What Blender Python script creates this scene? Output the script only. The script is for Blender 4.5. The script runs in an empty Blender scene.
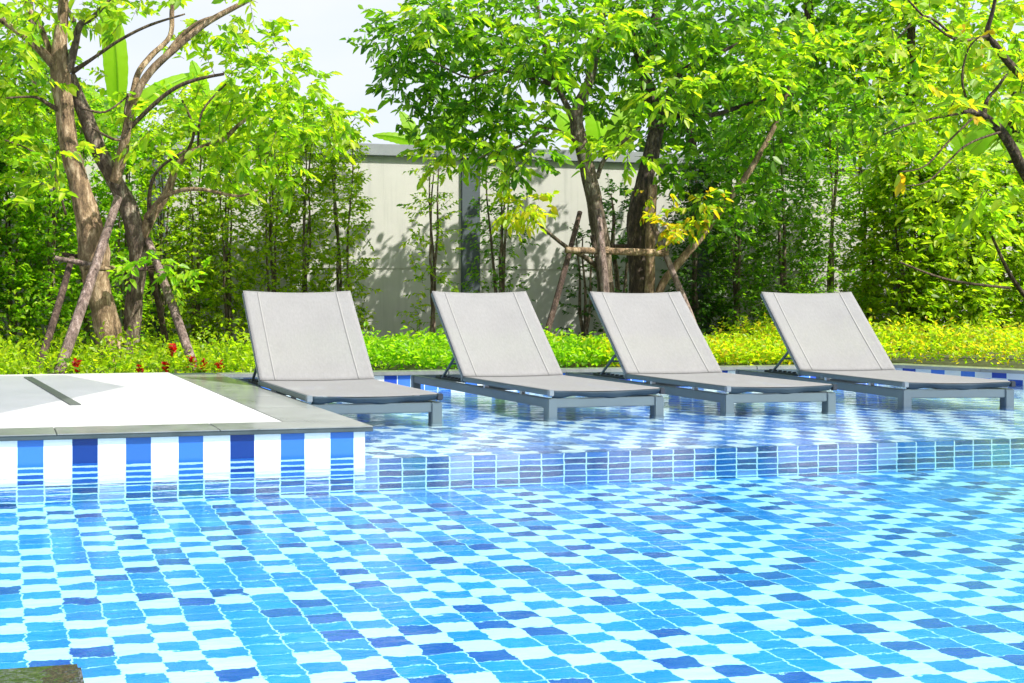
import bpy, bmesh, math, random
import numpy as np
from mathutils import Vector, Matrix

random.seed(7)
RNG = np.random.default_rng(7)
S = bpy.context.scene
COL = S.collection
R = math.radians

# ------------------------------------------------------------------ camera
F, PX, HY, CAMH = 1177.0, 270.0, 300.0, 0.59      # focal length, crop centre (px), eye height above the water (m)
TH = math.atan2(PX, F)                             # heading, right of +Y
cd = bpy.data.cameras.new('camera'); cam = bpy.data.objects.new('camera', cd); COL.objects.link(cam)
cam.location = (0, 0, CAMH); cam.rotation_euler = (R(90), 0, -TH)
cd.sensor_width = 36.0; cd.lens = F/1024*36
cd.shift_x = (512-PX)/1024; cd.shift_y = -(341.5-HY)/1024
cd.clip_end = 1000; cd.clip_start = 0.05
S.camera = cam

# ------------------------------------------------------------------ light
SUN = Vector((0.47, -0.48, 0.77)).normalized()
w = bpy.data.worlds.new('World'); S.world = w; w.use_nodes = True
nt = w.node_tree; bg = nt.nodes['Background']
sky = nt.nodes.new('ShaderNodeTexSky'); sky.sky_type = 'NISHITA'; sky.sun_disc = False
sky.sun_elevation = math.asin(SUN.z); sky.sun_rotation = math.atan2(SUN.x, SUN.y)
sky.dust_density = 4.0; sky.air_density = 0.8; sky.ozone_density = 1.0
# thin bright cloud over most of the sky
_tc = nt.nodes.new('ShaderNodeTexCoord'); _n = nt.nodes.new('ShaderNodeTexNoise'); _n.inputs['Scale'].default_value = 2.2; _n.inputs['Detail'].default_value = 6
_mp = nt.nodes.new('ShaderNodeMapping'); _mp.inputs['Scale'].default_value = (1, 1, 3); nt.links.new(_tc.outputs['Generated'], _mp.inputs[0]); nt.links.new(_mp.outputs[0], _n.inputs['Vector'])
_mr = nt.nodes.new('ShaderNodeMapRange'); _mr.inputs[1].default_value = .3; _mr.inputs[2].default_value = .62; _mr.inputs[3].default_value = .55; _mr.inputs[4].default_value = .95; nt.links.new(_n.outputs[0], _mr.inputs[0])
_mx = nt.nodes.new('ShaderNodeMix'); _mx.data_type = 'RGBA'; nt.links.new(_mr.outputs[0], _mx.inputs[0]); nt.links.new(sky.outputs[0], _mx.inputs[6]); _mx.inputs[7].default_value = (2.95, 3.08, 3.3, 1)
nt.links.new(_mx.outputs[2], bg.inputs[0]); bg.inputs[1].default_value = 0.15
sl = bpy.data.lights.new('sun', 'SUN'); sl.energy = 3.7; sl.angle = R(0.5); sl.color = (1.0, .955, .88)
so = bpy.data.objects.new('sun', sl); COL.objects.link(so)
so.rotation_euler = (-SUN).to_track_quat('-Z', 'Y').to_euler(); so.location = (0, 0, 12)
S.view_settings.view_transform = 'Standard'; S.view_settings.look = 'None'
S.view_settings.exposure = 1.12; S.view_settings.gamma = 1
S.render.engine = 'CYCLES'
S.cycles.use_denoising = True
S.cycles.max_bounces = 10; S.cycles.transparent_max_bounces = 16
S.cycles.transmission_bounces = 6; S.cycles.diffuse_bounces = 4; S.cycles.glossy_bounces = 4
S.cycles.sample_clamp_indirect = 6

# ------------------------------------------------------------------ measuring helpers
CT, ST = math.cos(TH), math.sin(TH)
def at(px, py, Y):
    """the point of the vertical plane at distance Y seen at a pixel"""
    r = (px-PX)/F
    X = Y*math.tan(TH+math.atan(r)); Z = Y*CT+X*ST
    return Vector((X, Y, CAMH-(py-HY)/F*Z))
def X_of(px, Y): return at(px, 300, Y).x
def ppm(px, Y):
    X = X_of(px, Y); return F/(Y*CT+X*ST)

# ------------------------------------------------------------------ materials
def mat(name):
    m = bpy.data.materials.new(name); m.use_nodes = True
    return m, m.node_tree, m.node_tree.nodes['Principled BSDF']
def setp(b, col=None, rough=None, **k):
    if col is not None: b.inputs['Base Color'].default_value = (*col, 1)
    if rough is not None: b.inputs['Roughness'].default_value = rough
    for a, v in k.items(): b.inputs[a.replace('_', ' ')].default_value = v
def N(t, kind, **k):
    n = t.nodes.new(kind)
    for a, v in k.items(): setattr(n, a, v)
    return n
def mth(t, op, a, b=None, c=None):
    n = N(t, 'ShaderNodeMath', operation=op)
    for i, v in enumerate((a, b, c)):
        if v is None: continue
        if hasattr(v, 'links'): t.links.new(v, n.inputs[i])
        else: n.inputs[i].default_value = v
    return n.outputs[0]
def mixc(t, f, a, b):
    n = N(t, 'ShaderNodeMix', data_type='RGBA')
    for i, v in ((0, f), (6, a), (7, b)):
        if hasattr(v, 'links'): t.links.new(v, n.inputs[i])
        elif i == 0: n.inputs[0].default_value = v
        else: n.inputs[i].default_value = (*v, 1)
    return n.outputs[2]
def noise(t, scale, detail=4, vec=None, stretch=None, rough=.55):
    n = N(t, 'ShaderNodeTexNoise'); n.inputs['Scale'].default_value = scale; n.inputs['Detail'].default_value = detail
    n.inputs['Roughness'].default_value = rough
    if vec is None: vec = N(t, 'ShaderNodeTexCoord').outputs['Object']
    if stretch:
        mp = N(t, 'ShaderNodeMapping'); mp.inputs['Scale'].default_value = stretch
        t.links.new(vec, mp.inputs[0]); vec = mp.outputs[0]
    t.links.new(vec, n.inputs['Vector'])
    return n.outputs[0]
def ramp(t, fac, stops, interp='LINEAR'):
    r = N(t, 'ShaderNodeValToRGB'); r.color_ramp.interpolation = interp
    e = r.color_ramp.elements
    while len(e) > 1: e.remove(e[-1])
    e[0].position = stops[0][0]; e[0].color = (*stops[0][1], 1)
    for p, c in stops[1:]:
        q = e.new(p); q.color = (*c, 1)
    t.links.new(fac, r.inputs[0]); return r.outputs[0]
def bump(t, b, h, strength=.3, dist=.01):
    n = N(t, 'ShaderNodeBump'); n.inputs['Strength'].default_value = strength; n.inputs['Distance'].default_value = dist
    t.links.new(h, n.inputs['Height']); t.links.new(n.outputs[0], b.inputs['Normal'])

def leaf_mat(name, cols, trans=.5, tcol=(1.0, 1.15, .5), rough=.42, gain=2.3):
    """leaves: every leaf its own tone, lit through when the sun is behind it"""
    m, t, b = mat(name)
    g = N(t, 'ShaderNodeNewGeometry')
    stops = [(i/(len(cols)), c) for i, c in enumerate(cols)]
    c = ramp(t, g.outputs['Random Per Island'], stops)
    t.links.new(c, b.inputs['Base Color']); b.inputs['Roughness'].default_value = rough
    b.inputs['Specular IOR Level'].default_value = .4
    tr = N(t, 'ShaderNodeBsdfTranslucent')
    mul = N(t, 'ShaderNodeMix', data_type='RGBA', blend_type='MULTIPLY'); mul.inputs[0].default_value = 1
    t.links.new(c, mul.inputs[6]); mul.inputs[7].default_value = (tcol[0]*gain, tcol[1]*gain, tcol[2]*gain, 1)
    t.links.new(mul.outputs[2], tr.inputs[0])
    mx = N(t, 'ShaderNodeMixShader'); mx.inputs[0].default_value = trans
    t.links.new(b.outputs[0], mx.inputs[1]); t.links.new(tr.outputs[0], mx.inputs[2])
    t.links.new(mx.outputs[0], t.nodes['Material Output'].inputs[0])
    return m
M = {}
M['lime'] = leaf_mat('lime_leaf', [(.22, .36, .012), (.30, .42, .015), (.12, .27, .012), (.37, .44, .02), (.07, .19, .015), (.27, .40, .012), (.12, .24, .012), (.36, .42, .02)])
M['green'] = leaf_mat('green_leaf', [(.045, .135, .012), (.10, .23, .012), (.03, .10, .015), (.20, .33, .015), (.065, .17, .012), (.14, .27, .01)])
M['dark'] = leaf_mat('dark_leaf', [(.022, .08, .012), (.045, .125, .012), (.08, .18, .012), (.02, .06, .014), (.035, .10, .01)], trans=.4)
M['yellow'] = leaf_mat('yellow_leaf', [(.46, .44, .012), (.34, .42, .012), (.24, .36, .012), (.52, .40, .015), (.36, .42, .012)])
M['hedge'] = leaf_mat('hedge_leaf', [(.28, .38, .01), (.36, .43, .012), (.20, .34, .01), (.42, .44, .014), (.17, .30, .01), (.32, .40, .01), (.46, .34, .02)])
M['bright'] = leaf_mat('bright_leaf', [(.24, .36, .01), (.33, .41, .012), (.12, .24, .01), (.40, .44, .014), (.07, .17, .01), (.28, .39, .01)])
M['fresh'] = leaf_mat('fresh_leaf', [(.14, .31, .012), (.22, .38, .012), (.10, .25, .012), (.30, .42, .015)])
M['banana'] = leaf_mat('banana_leaf', [(.17, .36, .015), (.24, .42, .015)], trans=.55)
M['orange'] = leaf_mat('orange_leaf', [(.50, .25, .015), (.42, .38, .015), (.34, .42, .015), (.52, .30, .02), (.14, .26, .012), (.24, .36, .012)])

def bark(name, c1, c2, sc=14):
    m, t, b = mat(name)
    n = noise(t, sc*1.6, 9, stretch=(1, 1, .32), rough=.75)
    n2 = noise(t, 5, 5); n3 = noise(t, sc*.7, 3, stretch=(1, 1, .5))
    c = ramp(t, n, [(.36, tuple(v*.12 for v in c1)), (.46, tuple(v*.7 for v in c1)), (.52, c1), (.60, c2), (.72, tuple(min(1, v*1.3) for v in c2))])
    f = N(t, 'ShaderNodeMapRange'); f.inputs[1].default_value = .48; f.inputs[2].default_value = .62; t.links.new(n2, f.inputs[0])
    c = mixc(t, mth(t, 'MULTIPLY', f.outputs[0], .65), c, tuple(v*.45 for v in c1))
    t.links.new(c, b.inputs['Base Color']); b.inputs['Roughness'].default_value = .9
    bump(t, b, mth(t, 'ADD', n, n3), 1.0, .06); return m
M['bark_tan'] = bark('tan_bark', (.38, .25, .14), (.70, .52, .34))
M['bark_grey'] = bark('grey_bark', (.22, .16, .11), (.50, .42, .31), 18)
M['bark_dark'] = bark('dark_bark', (.10, .07, .05), (.27, .20, .14), 18)
M['twig'] = bark('twig_bark', (.15, .10, .06), (.30, .22, .15), 30)
M['stake'] = bark('stake_wood', (.34, .24, .20), (.55, .43, .38), 22)
M['pole_dark'] = bark('weathered_stake_wood', (.13, .08, .06), (.26, .18, .14), 22)

def paint(name, col, rough=.4, var=.08, **k):
    m, t, b = mat(name); setp(b, None, rough, **k)
    n = noise(t, 9, 5)
    t.links.new(mixc(t, n, tuple(c*(1-var) for c in col), tuple(min(1, c*(1+var)) for c in col)), b.inputs['Base Color'])
    bump(t, b, noise(t, 260, 2), .08, .001)
    return m
M['frame'] = paint('grey_powder_coat', (.085, .125, .145), .40)
M['frame_light'] = paint('pale_powder_coat', (.17, .21, .24), .35)
M['black'] = paint('black_plastic', (.012, .02, .03), .5)
M['hem'] = paint('shaded_hem_fabric', (.012, .035, .055), .7)  # end bar and fabric wrap, with their shade put into the colour
M['bolt'] = paint('steel_bolt', (.5, .5, .52), .3, Metallic=.9)

def sling_mat():
    m, t, b = mat('woven_sling_fabric')
    tc = N(t, 'ShaderNodeTexCoord').outputs['Object']
    sep = N(t, 'ShaderNodeSeparateXYZ'); t.links.new(tc, sep.inputs[0])
    wx = mth(t, 'SINE', mth(t, 'MULTIPLY', sep.outputs[0], 1900)); wy = mth(t, 'SINE', mth(t, 'MULTIPLY', mth(t, 'ADD', sep.outputs[1], sep.outputs[2]), 1500))
    wv = mth(t, 'MULTIPLY', wx, wy)
    n = noise(t, 5, 6); n2 = noise(t, 110, 4, stretch=(1, .35, .35), rough=.7)
    c = mixc(t, n, (.33, .33, .33), (.44, .44, .44))
    c = mixc(t, mth(t, 'MULTIPLY', n2, .75), c, (.17, .17, .175))
    t.links.new(c, b.inputs['Base Color']); b.inputs['Roughness'].default_value = .75
    b.inputs['Sheen Weight'].default_value = .1
    bump(t, b, wv, .3, .001)
    tr = N(t, 'ShaderNodeBsdfTranslucent'); tr.inputs[0].default_value = (.5, .48, .44, 1)
    tp = N(t, 'ShaderNodeBsdfTransparent')
    m1 = N(t, 'ShaderNodeMixShader'); m1.inputs[0].default_value = .2
    t.links.new(b.outputs[0], m1.inputs[1]); t.links.new(tr.outputs[0], m1.inputs[2])
    m2 = N(t, 'ShaderNodeMixShader'); m2.inputs[0].default_value = .2
    t.links.new(m1.outputs[0], m2.inputs[1]); t.links.new(tp.outputs[0], m2.inputs[2])
    t.links.new(m2.outputs[0], t.nodes['Material Output'].inputs[0])
    return m
M['sling'] = sling_mat()
M['sling_hem'] = paint('sling_edge_hem', (.225, .225, .22), .7)

# pool mosaic: square tiles in white, blue and dark blue, seen through moving water where wobble > 0
TW, TB, TD, TG = (.80, .87, .86), (.035, .27, .80), (.012, .07, .36), (.72, .86, .86)
def tile_mat(name, ax, size, wob=(0, 0), wscale=(6, 14), pblue=.2, pdark=.27, blue=TB, dark=TD, white=TW, grout=(.05, .06), mode='checker', rough=.2, off=(0, 0)):
    m, t, b = mat(name)
    co = N(t, 'ShaderNodeTexCoord').outputs['Object']
    sep = N(t, 'ShaderNodeSeparateXYZ'); t.links.new(co, sep.inputs[0])
    u, v = sep.outputs[ax[0]], sep.outputs[ax[1]]
    u = mth(t, 'ADD', u, off[0]); v = mth(t, 'ADD', v, off[1])
    if wob[0] or wob[1]:
        mp = N(t, 'ShaderNodeMapping'); mp.inputs['Scale'].default_value = (wscale[0], wscale[1], wscale[1]); t.links.new(co, mp.inputs[0])
        nz = N(t, 'ShaderNodeTexNoise'); nz.inputs['Scale'].default_value = 1; nz.inputs['Detail'].default_value = 5; nz.inputs['Roughness'].default_value = .68; t.links.new(mp.outputs[0], nz.inputs[0])
        s2 = N(t, 'ShaderNodeSeparateXYZ'); t.links.new(nz.outputs['Color'], s2.inputs[0])
        u = mth(t, 'ADD', u, mth(t, 'MULTIPLY', mth(t, 'SUBTRACT', s2.outputs[0], .5), wob[0]))
        v = mth(t, 'ADD', v, mth(t, 'MULTIPLY', mth(t, 'SUBTRACT', s2.outputs[1], .5), wob[1]))
    u = mth(t, 'DIVIDE', u, size[0]); v = mth(t, 'DIVIDE', v, size[1])
    cu, cv = mth(t, 'FLOOR', u), mth(t, 'FLOOR', v)
    cb = N(t, 'ShaderNodeCombineXYZ'); t.links.new(cu, cb.inputs[0]); t.links.new(cv, cb.inputs[1])
    wn = N(t, 'ShaderNodeTexWhiteNoise', noise_dimensions='2D'); t.links.new(cb.outputs[0], wn.inputs['Vector'])
    s3 = N(t, 'ShaderNodeSeparateColor'); t.links.new(wn.outputs['Color'], s3.inputs[0])
    if mode in ('column', 'stripes'):
        par = mth(t, 'FLOORED_MODULO', cu, 2) if False else mth(t, 'MODULO', mth(t, 'ADD', cu, 1000), 2)
    else:
        par = mth(t, 'MODULO', mth(t, 'ADD', mth(t, 'ADD', cu, cv), 10000), 2)
    isdark = mth(t, 'MULTIPLY', mth(t, 'LESS_THAN', s3.outputs[0], pdark), mth(t, 'SUBTRACT', 1, par))
    bl = mixc(t, s3.outputs[2], tuple(c*.8 for c in blue), tuple(min(1, c*1.15) for c in blue))
    col = mixc(t, isdark, bl, dark)
    if mode == 'steps':          # own tone per column, lilac paints in lounger reflections, with the odd darker course
        cc = N(t, 'ShaderNodeTexWhiteNoise', noise_dimensions='1D'); t.links.new(cu, cc.inputs['W'])
        colc = ramp(t, cc.outputs['Value'], [(0, blue), (.34, (blue[0]*1.5, blue[1]*.75, blue[2]*.8)), (.58, (.17, .27, .58)), (.76, (.26, .34, .60)), (.88, (blue[0], blue[1]*1.25, blue[2]*.8))], 'CONSTANT')
        col = mixc(t, mth(t, 'LESS_THAN', s3.outputs[0], pdark), colc, mixc(t, .8, colc, dark)); pblue = 9
    iswhite = mth(t, 'MULTIPLY', par, mth(t, 'GREATER_THAN', s3.outputs[1], pblue))
    wh = mixc(t, s3.outputs[2], tuple(c*.93 for c in white), white)
    col = mixc(t, iswhite, col, wh)
    fu, fv = mth(t, 'FRACT', u), mth(t, 'FRACT', v)
    g = mth(t, 'MAXIMUM', mth(t, 'LESS_THAN', fu, grout[0]), mth(t, 'LESS_THAN', fv, grout[1]))
    col = mixc(t, g, col, TG)
    t.links.new(col, b.inputs['Base Color']); b.inputs['Roughness'].default_value = rough
    return m
T = .0976
M['floor_tile'] = tile_mat('pool_floor_mosaic', (0, 1), (T, .068), (.045, .075), (9, 22), .33, .27, dark=(.0005, .04, .27), blue=(.001, .205, .60), off=(-.056, 0), grout=(.04, .035))
M['shelf_tile'] = tile_mat('pool_shelf_mosaic', (0, 1), (T, .13), (.16, .20), (3.5, 14), .22, .34, blue=(.008, .15, .56), dark=(.003, .04, .22), off=(-.056, 0), grout=(.04, .05))
M['band_tile'] = tile_mat('waterline_mosaic', (0, 2), (T, .30), mode='column', pblue=.0, pdark=.36, blue=(.032, .145, .47), dark=(.004, .032, .19), off=(-.056, .19), grout=(.05, .0))
M['step_tile'] = tile_mat('pool_step_mosaic', (0, 2), (T, .024), (.012, .012), (9, 60), .62, .34, blue=(.003, .16, .50), dark=(.002, .04, .18), off=(-.056, 0), grout=(.06, .16), mode='steps')
M['band_reflection_tile'] = tile_mat('painted_band_reflection', (0, 2), (T, .021), (.0, .012), (4, 60), mode='stripes', pblue=.0, pdark=.25, blue=(.014, .13, .47), dark=(.004, .04, .24), off=(-.056, .19), grout=(.05, .32))  # columns and pale stripes paint the band's rippled reflection
M['back_tile'] = tile_mat('back_edge_mosaic', (0, 2), (T, .30), mode='column', pblue=.35, pdark=.35, blue=(.06, .20, .68), dark=(.02, .07, .42), off=(.0, .19), grout=(.06, 0))
M['side_tile'] = tile_mat('side_edge_mosaic', (1, 2), (T*1.02, .045), mode='checker', pblue=.0, pdark=.35, blue=(.06, .20, .68), dark=(.02, .07, .42), off=(0, .19), grout=(.08, .1))

def stone(name, c1, c2, rough, coat=0, sc=6):
    m, t, b = mat(name)
    n = noise(t, sc, 8, rough=.65); n2 = noise(t, 70, 4)
    c = ramp(t, n, [(.3, c1), (.7, c2)])
    c = mixc(t, mth(t, 'MULTIPLY', n2, .3), c, tuple(v*.6 for v in c1))
    t.links.new(c, b.inputs['Base Color'])
    rr = N(t, 'ShaderNodeMapRange'); rr.inputs[3].default_value = rough*.6; rr.inputs[4].default_value = rough*1.5
    t.links.new(n, rr.inputs[0]); t.links.new(rr.outputs[0], b.inputs['Roughness'])
    b.inputs['Coat Weight'].default_value = coat; b.inputs['Coat Roughness'].default_value = .08
    bump(t, b, n2, .15, .003); return m
M['coping'] = stone('wet_grey_stone', (.17, .19, .18), (.30, .32, .31), .3, .35)
M['coping_edge'] = stone('stone_edge', (.03, .05, .055), (.06, .085, .09), .5)
M['near_coping'] = stone('dark_wet_stone', (.03, .035, .035), (.07, .07, .065), .03, 1, 9)
_p = M['near_coping'].node_tree.nodes['Principled BSDF']; _p.inputs['IOR'].default_value = 2.3; _p.inputs['Metallic'].default_value = .35
bump(M['near_coping'].node_tree, _p, noise(M['near_coping'].node_tree, 1, 3, stretch=(14, 14, 1)), .10, .02)
M['near_coping'].node_tree.links.new(_p.inputs['Normal'].links[0].from_socket, _p.inputs['Coat Normal'])
M['deck'] = stone('pale_terrazzo', (.50, .51, .515), (.59, .59, .59), .55, 0, 3)
M['drain'] = paint('drain_steel', (.10, .115, .11), .45)
def shadow_roof():
    m, t, b = mat('shadow_roof_cloth'); setp(b, (.8, .8, .8), .8)
    tr = N(t, 'ShaderNodeBsdfTransparent'); tr.inputs[0].default_value = (.95, .97, 1, 1)
    mx = N(t, 'ShaderNodeMixShader'); mx.inputs[0].default_value = .62  # see-through share lightens the shadow cast by the added roof
    t.links.new(b.outputs[0], mx.inputs[1]); t.links.new(tr.outputs[0], mx.inputs[2]); t.links.new(mx.outputs[0], t.nodes['Material Output'].inputs[0]); return m
M['shadow_roof'] = shadow_roof()
M['soil'] = stone('garden_soil', (.035, .04, .015), (.07, .085, .02), .95, 0, 2)

def plaster():
    m, t, b = mat('painted_plaster')
    n = noise(t, 1.3, 6, stretch=(1, 1, .5)); n2 = noise(t, 8, 6); n3 = noise(t, 1, 5, stretch=(9, 9, .5), rough=.7)
    c = mixc(t, n, (.44, .44, .41), (.63, .61, .56)); c = mixc(t, mth(t, 'MULTIPLY', n2, .35), c, (.36, .37, .34))
    f = N(t, 'ShaderNodeMapRange'); f.inputs[1].default_value = .52; f.inputs[2].default_value = .75; t.links.new(n3, f.inputs[0])
    c = mixc(t, mth(t, 'MULTIPLY', f.outputs[0], .5), c, (.27, .28, .26))
    t.links.new(c, b.inputs['Base Color']); b.inputs['Roughness'].default_value = .9
    bump(t, b, noise(t, 90, 4), .3, .005); return m
M['plaster'] = plaster()
M['wall_grey'] = stone('grey_painted_render', (.07, .09, .105), (.10, .125, .14), .85)
M['cap_grey'] = stone('grey_wall_cap', (.22, .245, .26), (.30, .32, .33), .8)
M['groove'] = paint('shadow_joint', (.06, .07, .07), .9)

def water_mat():
    m, t, b = mat('pool_water_surface')
    t.nodes.remove(b)
    tp = N(t, 'ShaderNodeBsdfTransparent'); tp.inputs[0].default_value = (.93, .99, 1, 1)
    gl = N(t, 'ShaderNodeBsdfGlossy'); gl.inputs['Roughness'].default_value = .015; gl.inputs[0].default_value = (1, 1, 1, 1)
    n1 = noise(t, 1, 4, stretch=(5, 11, 1)); n2 = noise(t, 1, 3, stretch=(22, 40, 1))
    n0 = noise(t, 1, 2, stretch=(1.4, 2.6, 1)); n1 = mth(t, 'ADD', n1, mth(t, 'MULTIPLY', n0, 1.2))
    h = mth(t, 'ADD', n1, mth(t, 'MULTIPLY', n2, .30))
    bp = N(t, 'ShaderNodeBump'); bp.inputs['Strength'].default_value = .22; bp.inputs['Distance'].default_value = .02
    t.links.new(h, bp.inputs['Height']); t.links.new(bp.outputs[0], gl.inputs['Normal'])
    fr = N(t, 'ShaderNodeFresnel'); fr.inputs[0].default_value = 1.33; t.links.new(bp.outputs[0], fr.inputs['Normal'])
    mx = N(t, 'ShaderNodeMixShader'); t.links.new(mth(t, 'MULTIPLY', mth(t, 'POWER', fr.outputs[0], 1.08), WREF), mx.inputs[0])
    t.links.new(tp.outputs[0], mx.inputs[1]); t.links.new(gl.outputs[0], mx.inputs[2])
    t.links.new(mx.outputs[0], t.nodes['Material Output'].inputs[0])
    va = N(t, 'ShaderNodeVolumeAbsorption'); va.inputs[0].default_value = (.16, .91, 1, 1); va.inputs[1].default_value = .60
    t.links.new(va.outputs[0], t.nodes['Material Output'].inputs[1])
    return m
WREF = 1.0
M['water'] = water_mat()

# ------------------------------------------------------------------ mesh helpers
def link(name, me, m, parent=None):
    o = bpy.data.objects.new(name, me); COL.objects.link(o)
    if m is not None: me.materials.append(m if not isinstance(m, str) else M[m])
    if parent: o.parent = parent
    return o
def tag(o, label=None, cat=None, group=None, kind=None):
    if label: o['label'] = label
    if cat: o['category'] = cat
    if group: o['group'] = group
    if kind: o['kind'] = kind
    return o
def empty(name, loc, rz=0):
    o = bpy.data.objects.new(name, None); COL.objects.link(o); o.location = loc; o.rotation_euler = (0, 0, rz)
    o.empty_display_size = .2; return o
class MB:
    def __init__(s): s.bm = bmesh.new()
    def box(s, x0, x1, y0, y1, z0, z1, bev=0, mtx=None):
        r = bmesh.ops.create_cube(s.bm, size=1); vs = r['verts']
        for v in vs: v.co = Vector((x0+(v.co.x+.5)*(x1-x0), y0+(v.co.y+.5)*(y1-y0), z0+(v.co.z+.5)*(z1-z0)))
        if bev:
            es = list({e for v in vs for e in v.link_edges})
            rr = bmesh.ops.bevel(s.bm, geom=es, offset=bev, segments=2, affect='EDGES'); vs = list({v for f in rr['faces'] for v in f.verts} | {v for v in vs if v.is_valid})
        if mtx: bmesh.ops.transform(s.bm, matrix=mtx, verts=[v for v in vs if v.is_valid])
        return s
    def beam(s, a, b, wx, wz, bev=.003):
        a, b = Vector(a), Vector(b); d = b-a; L = d.length
        q = d.to_track_quat('Y', 'Z').to_matrix().to_4x4()
        s.box(-wx/2, wx/2, 0, L, -wz/2, wz/2, bev, Matrix.Translation(a) @ q); return s
    def prism(s, poly, z0, z1):
        lo = [s.bm.verts.new((x, y, z0)) for x, y in poly]; hi = [s.bm.verts.new((x, y, z1)) for x, y in poly]
        n = len(poly)
        s.bm.faces.new(hi); s.bm.faces.new(lo[::-1])
        for i in range(n): s.bm.faces.new((lo[i], lo[(i+1) % n], hi[(i+1) % n], hi[i]))
        return s
    def sheet(s, poly, z):
        s.bm.faces.new([s.bm.verts.new((x, y, z)) for x, y in poly]); return s
    def grid(s, f, nu, nv):
        vs = [[s.bm.verts.new(f(i/nu, j/nv)) for i in range(nu+1)] for j in range(nv+1)]
        for j in range(nv):
            for i in range(nu): s.bm.faces.new((vs[j][i], vs[j][i+1], vs[j+1][i+1], vs[j+1][i]))
        return s
    def tube(s, pts, rad, seg=8, wob=0, rnd=random):
        pts = [Vector(p) for p in pts]; rings = []
        up = Vector((0.31, 0.9, 0.2)).normalized(); ph = rnd.random()*9
        for i, p in enumerate(pts):
            d = (pts[min(i+1, len(pts)-1)]-pts[max(i-1, 0)]).normalized()
            a = d.cross(up).normalized(); bb = d.cross(a).normalized(); ring = []
            for k in range(seg):
                an = 2*math.pi*k/seg
                rr = rad[i]*(1+wob*(.55*math.sin(3*an+ph+i*.35)+.45*math.sin(5*an-ph+i*.8))+wob*.5*rnd.uniform(-1, 1))
                ring.append(s.bm.verts.new(p+a*math.cos(an)*rr+bb*math.sin(an)*rr))
            rings.append(ring)
        for i in range(len(rings)-1):
            for k in range(seg): s.bm.faces.new((rings[i][k], rings[i][(k+1) % seg], rings[i+1][(k+1) % seg], rings[i+1][k]))
        s.bm.faces.new(rings[0][::-1]); s.bm.faces.new(rings[-1]); return s
    def build(s, name, m, parent=None, smooth=False):
        me = bpy.data.meshes.new(name); bmesh.ops.recalc_face_normals(s.bm, faces=s.bm.faces[:]); s.bm.to_mesh(me); s.bm.free()
        if smooth: me.polygons.foreach_set('use_smooth', [True]*len(me.polygons))
        return link(name, me, m, parent)
def smooth_path(pts, rad, n=6):
    P = [Vector(p) for p in pts]; out = []; ro = []
    for i in range(len(P)-1):
        p0, p1, p2, p3 = P[max(i-1, 0)], P[i], P[i+1], P[min(i+2, len(P)-1)]
        for k in range(n):
            t = k/n
            out.append(.5*((2*p1)+(p2-p0)*t+(2*p0-5*p1+4*p2-p3)*t*t+(3*p1-p0-3*p2+p3)*t**3)); ro.append(rad[i]*(1-t)+rad[i+1]*t)
    out.append(P[-1]); ro.append(rad[-1]); return out, ro

def unit(a): return a/np.maximum(np.linalg.norm(a, axis=1, keepdims=True), 1e-9)
def leaf_mesh(name, P, D, L, W, m, parent=None, curl=.25, shape=(.35, .75), twigs=None, twr=.003, twm='twig'):
    """P bases, D directions, one folded six-point leaf each"""
    n = len(P); D = unit(D)
    up = np.tile(np.array([[0, 0, 1.]]), (n, 1))+RNG.normal(0, .55, (n, 3))
    A = unit(np.cross(D, up)); Nn = np.cross(A, D)
    L = L[:, None]; W = W[:, None]
    droop = np.array([[0, 0, -1.]])*L*curl
    V = np.empty((n, 6, 3))
    V[:, 0] = P
    V[:, 1] = P+D*L*shape[0]-A*W*.5+Nn*W*.16; V[:, 5] = P+D*L*shape[0]+A*W*.5+Nn*W*.16
    V[:, 2] = P+D*L*shape[1]-A*W*.36+Nn*W*.12+droop*.5; V[:, 4] = P+D*L*shape[1]+A*W*.36+Nn*W*.12+droop*.5
    V[:, 3] = P+D*L+droop
    F4 = (np.arange(n)[:, None, None]*6+np.array([[0, 1, 2, 3], [0, 3, 4, 5]])[None]).reshape(-1, 4)
    V = V.reshape(-1, 3); nl_ = len(F4)
    if twigs:
        tv, tf = twig_geo(twigs, twr); F4 = np.concatenate([F4, tf+len(V)]); V = np.concatenate([V, tv])
    me = bpy.data.meshes.new(name)
    me.vertices.add(len(V)); me.vertices.foreach_set('co', V.reshape(-1))
    me.loops.add(F4.size); me.loops.foreach_set('vertex_index', F4.reshape(-1).astype(np.int32))
    me.polygons.add(len(F4)); me.polygons.foreach_set('loop_start', (np.arange(len(F4))*4).astype(np.int32))
    o = link(name, me, m, parent)
    if twigs:
        me.materials.append(M[twm]); mi = np.zeros(len(F4), np.int32); mi[nl_:] = 1; me.polygons.foreach_set('material_index', mi)
    me.update(); me.validate()
    return o

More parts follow.
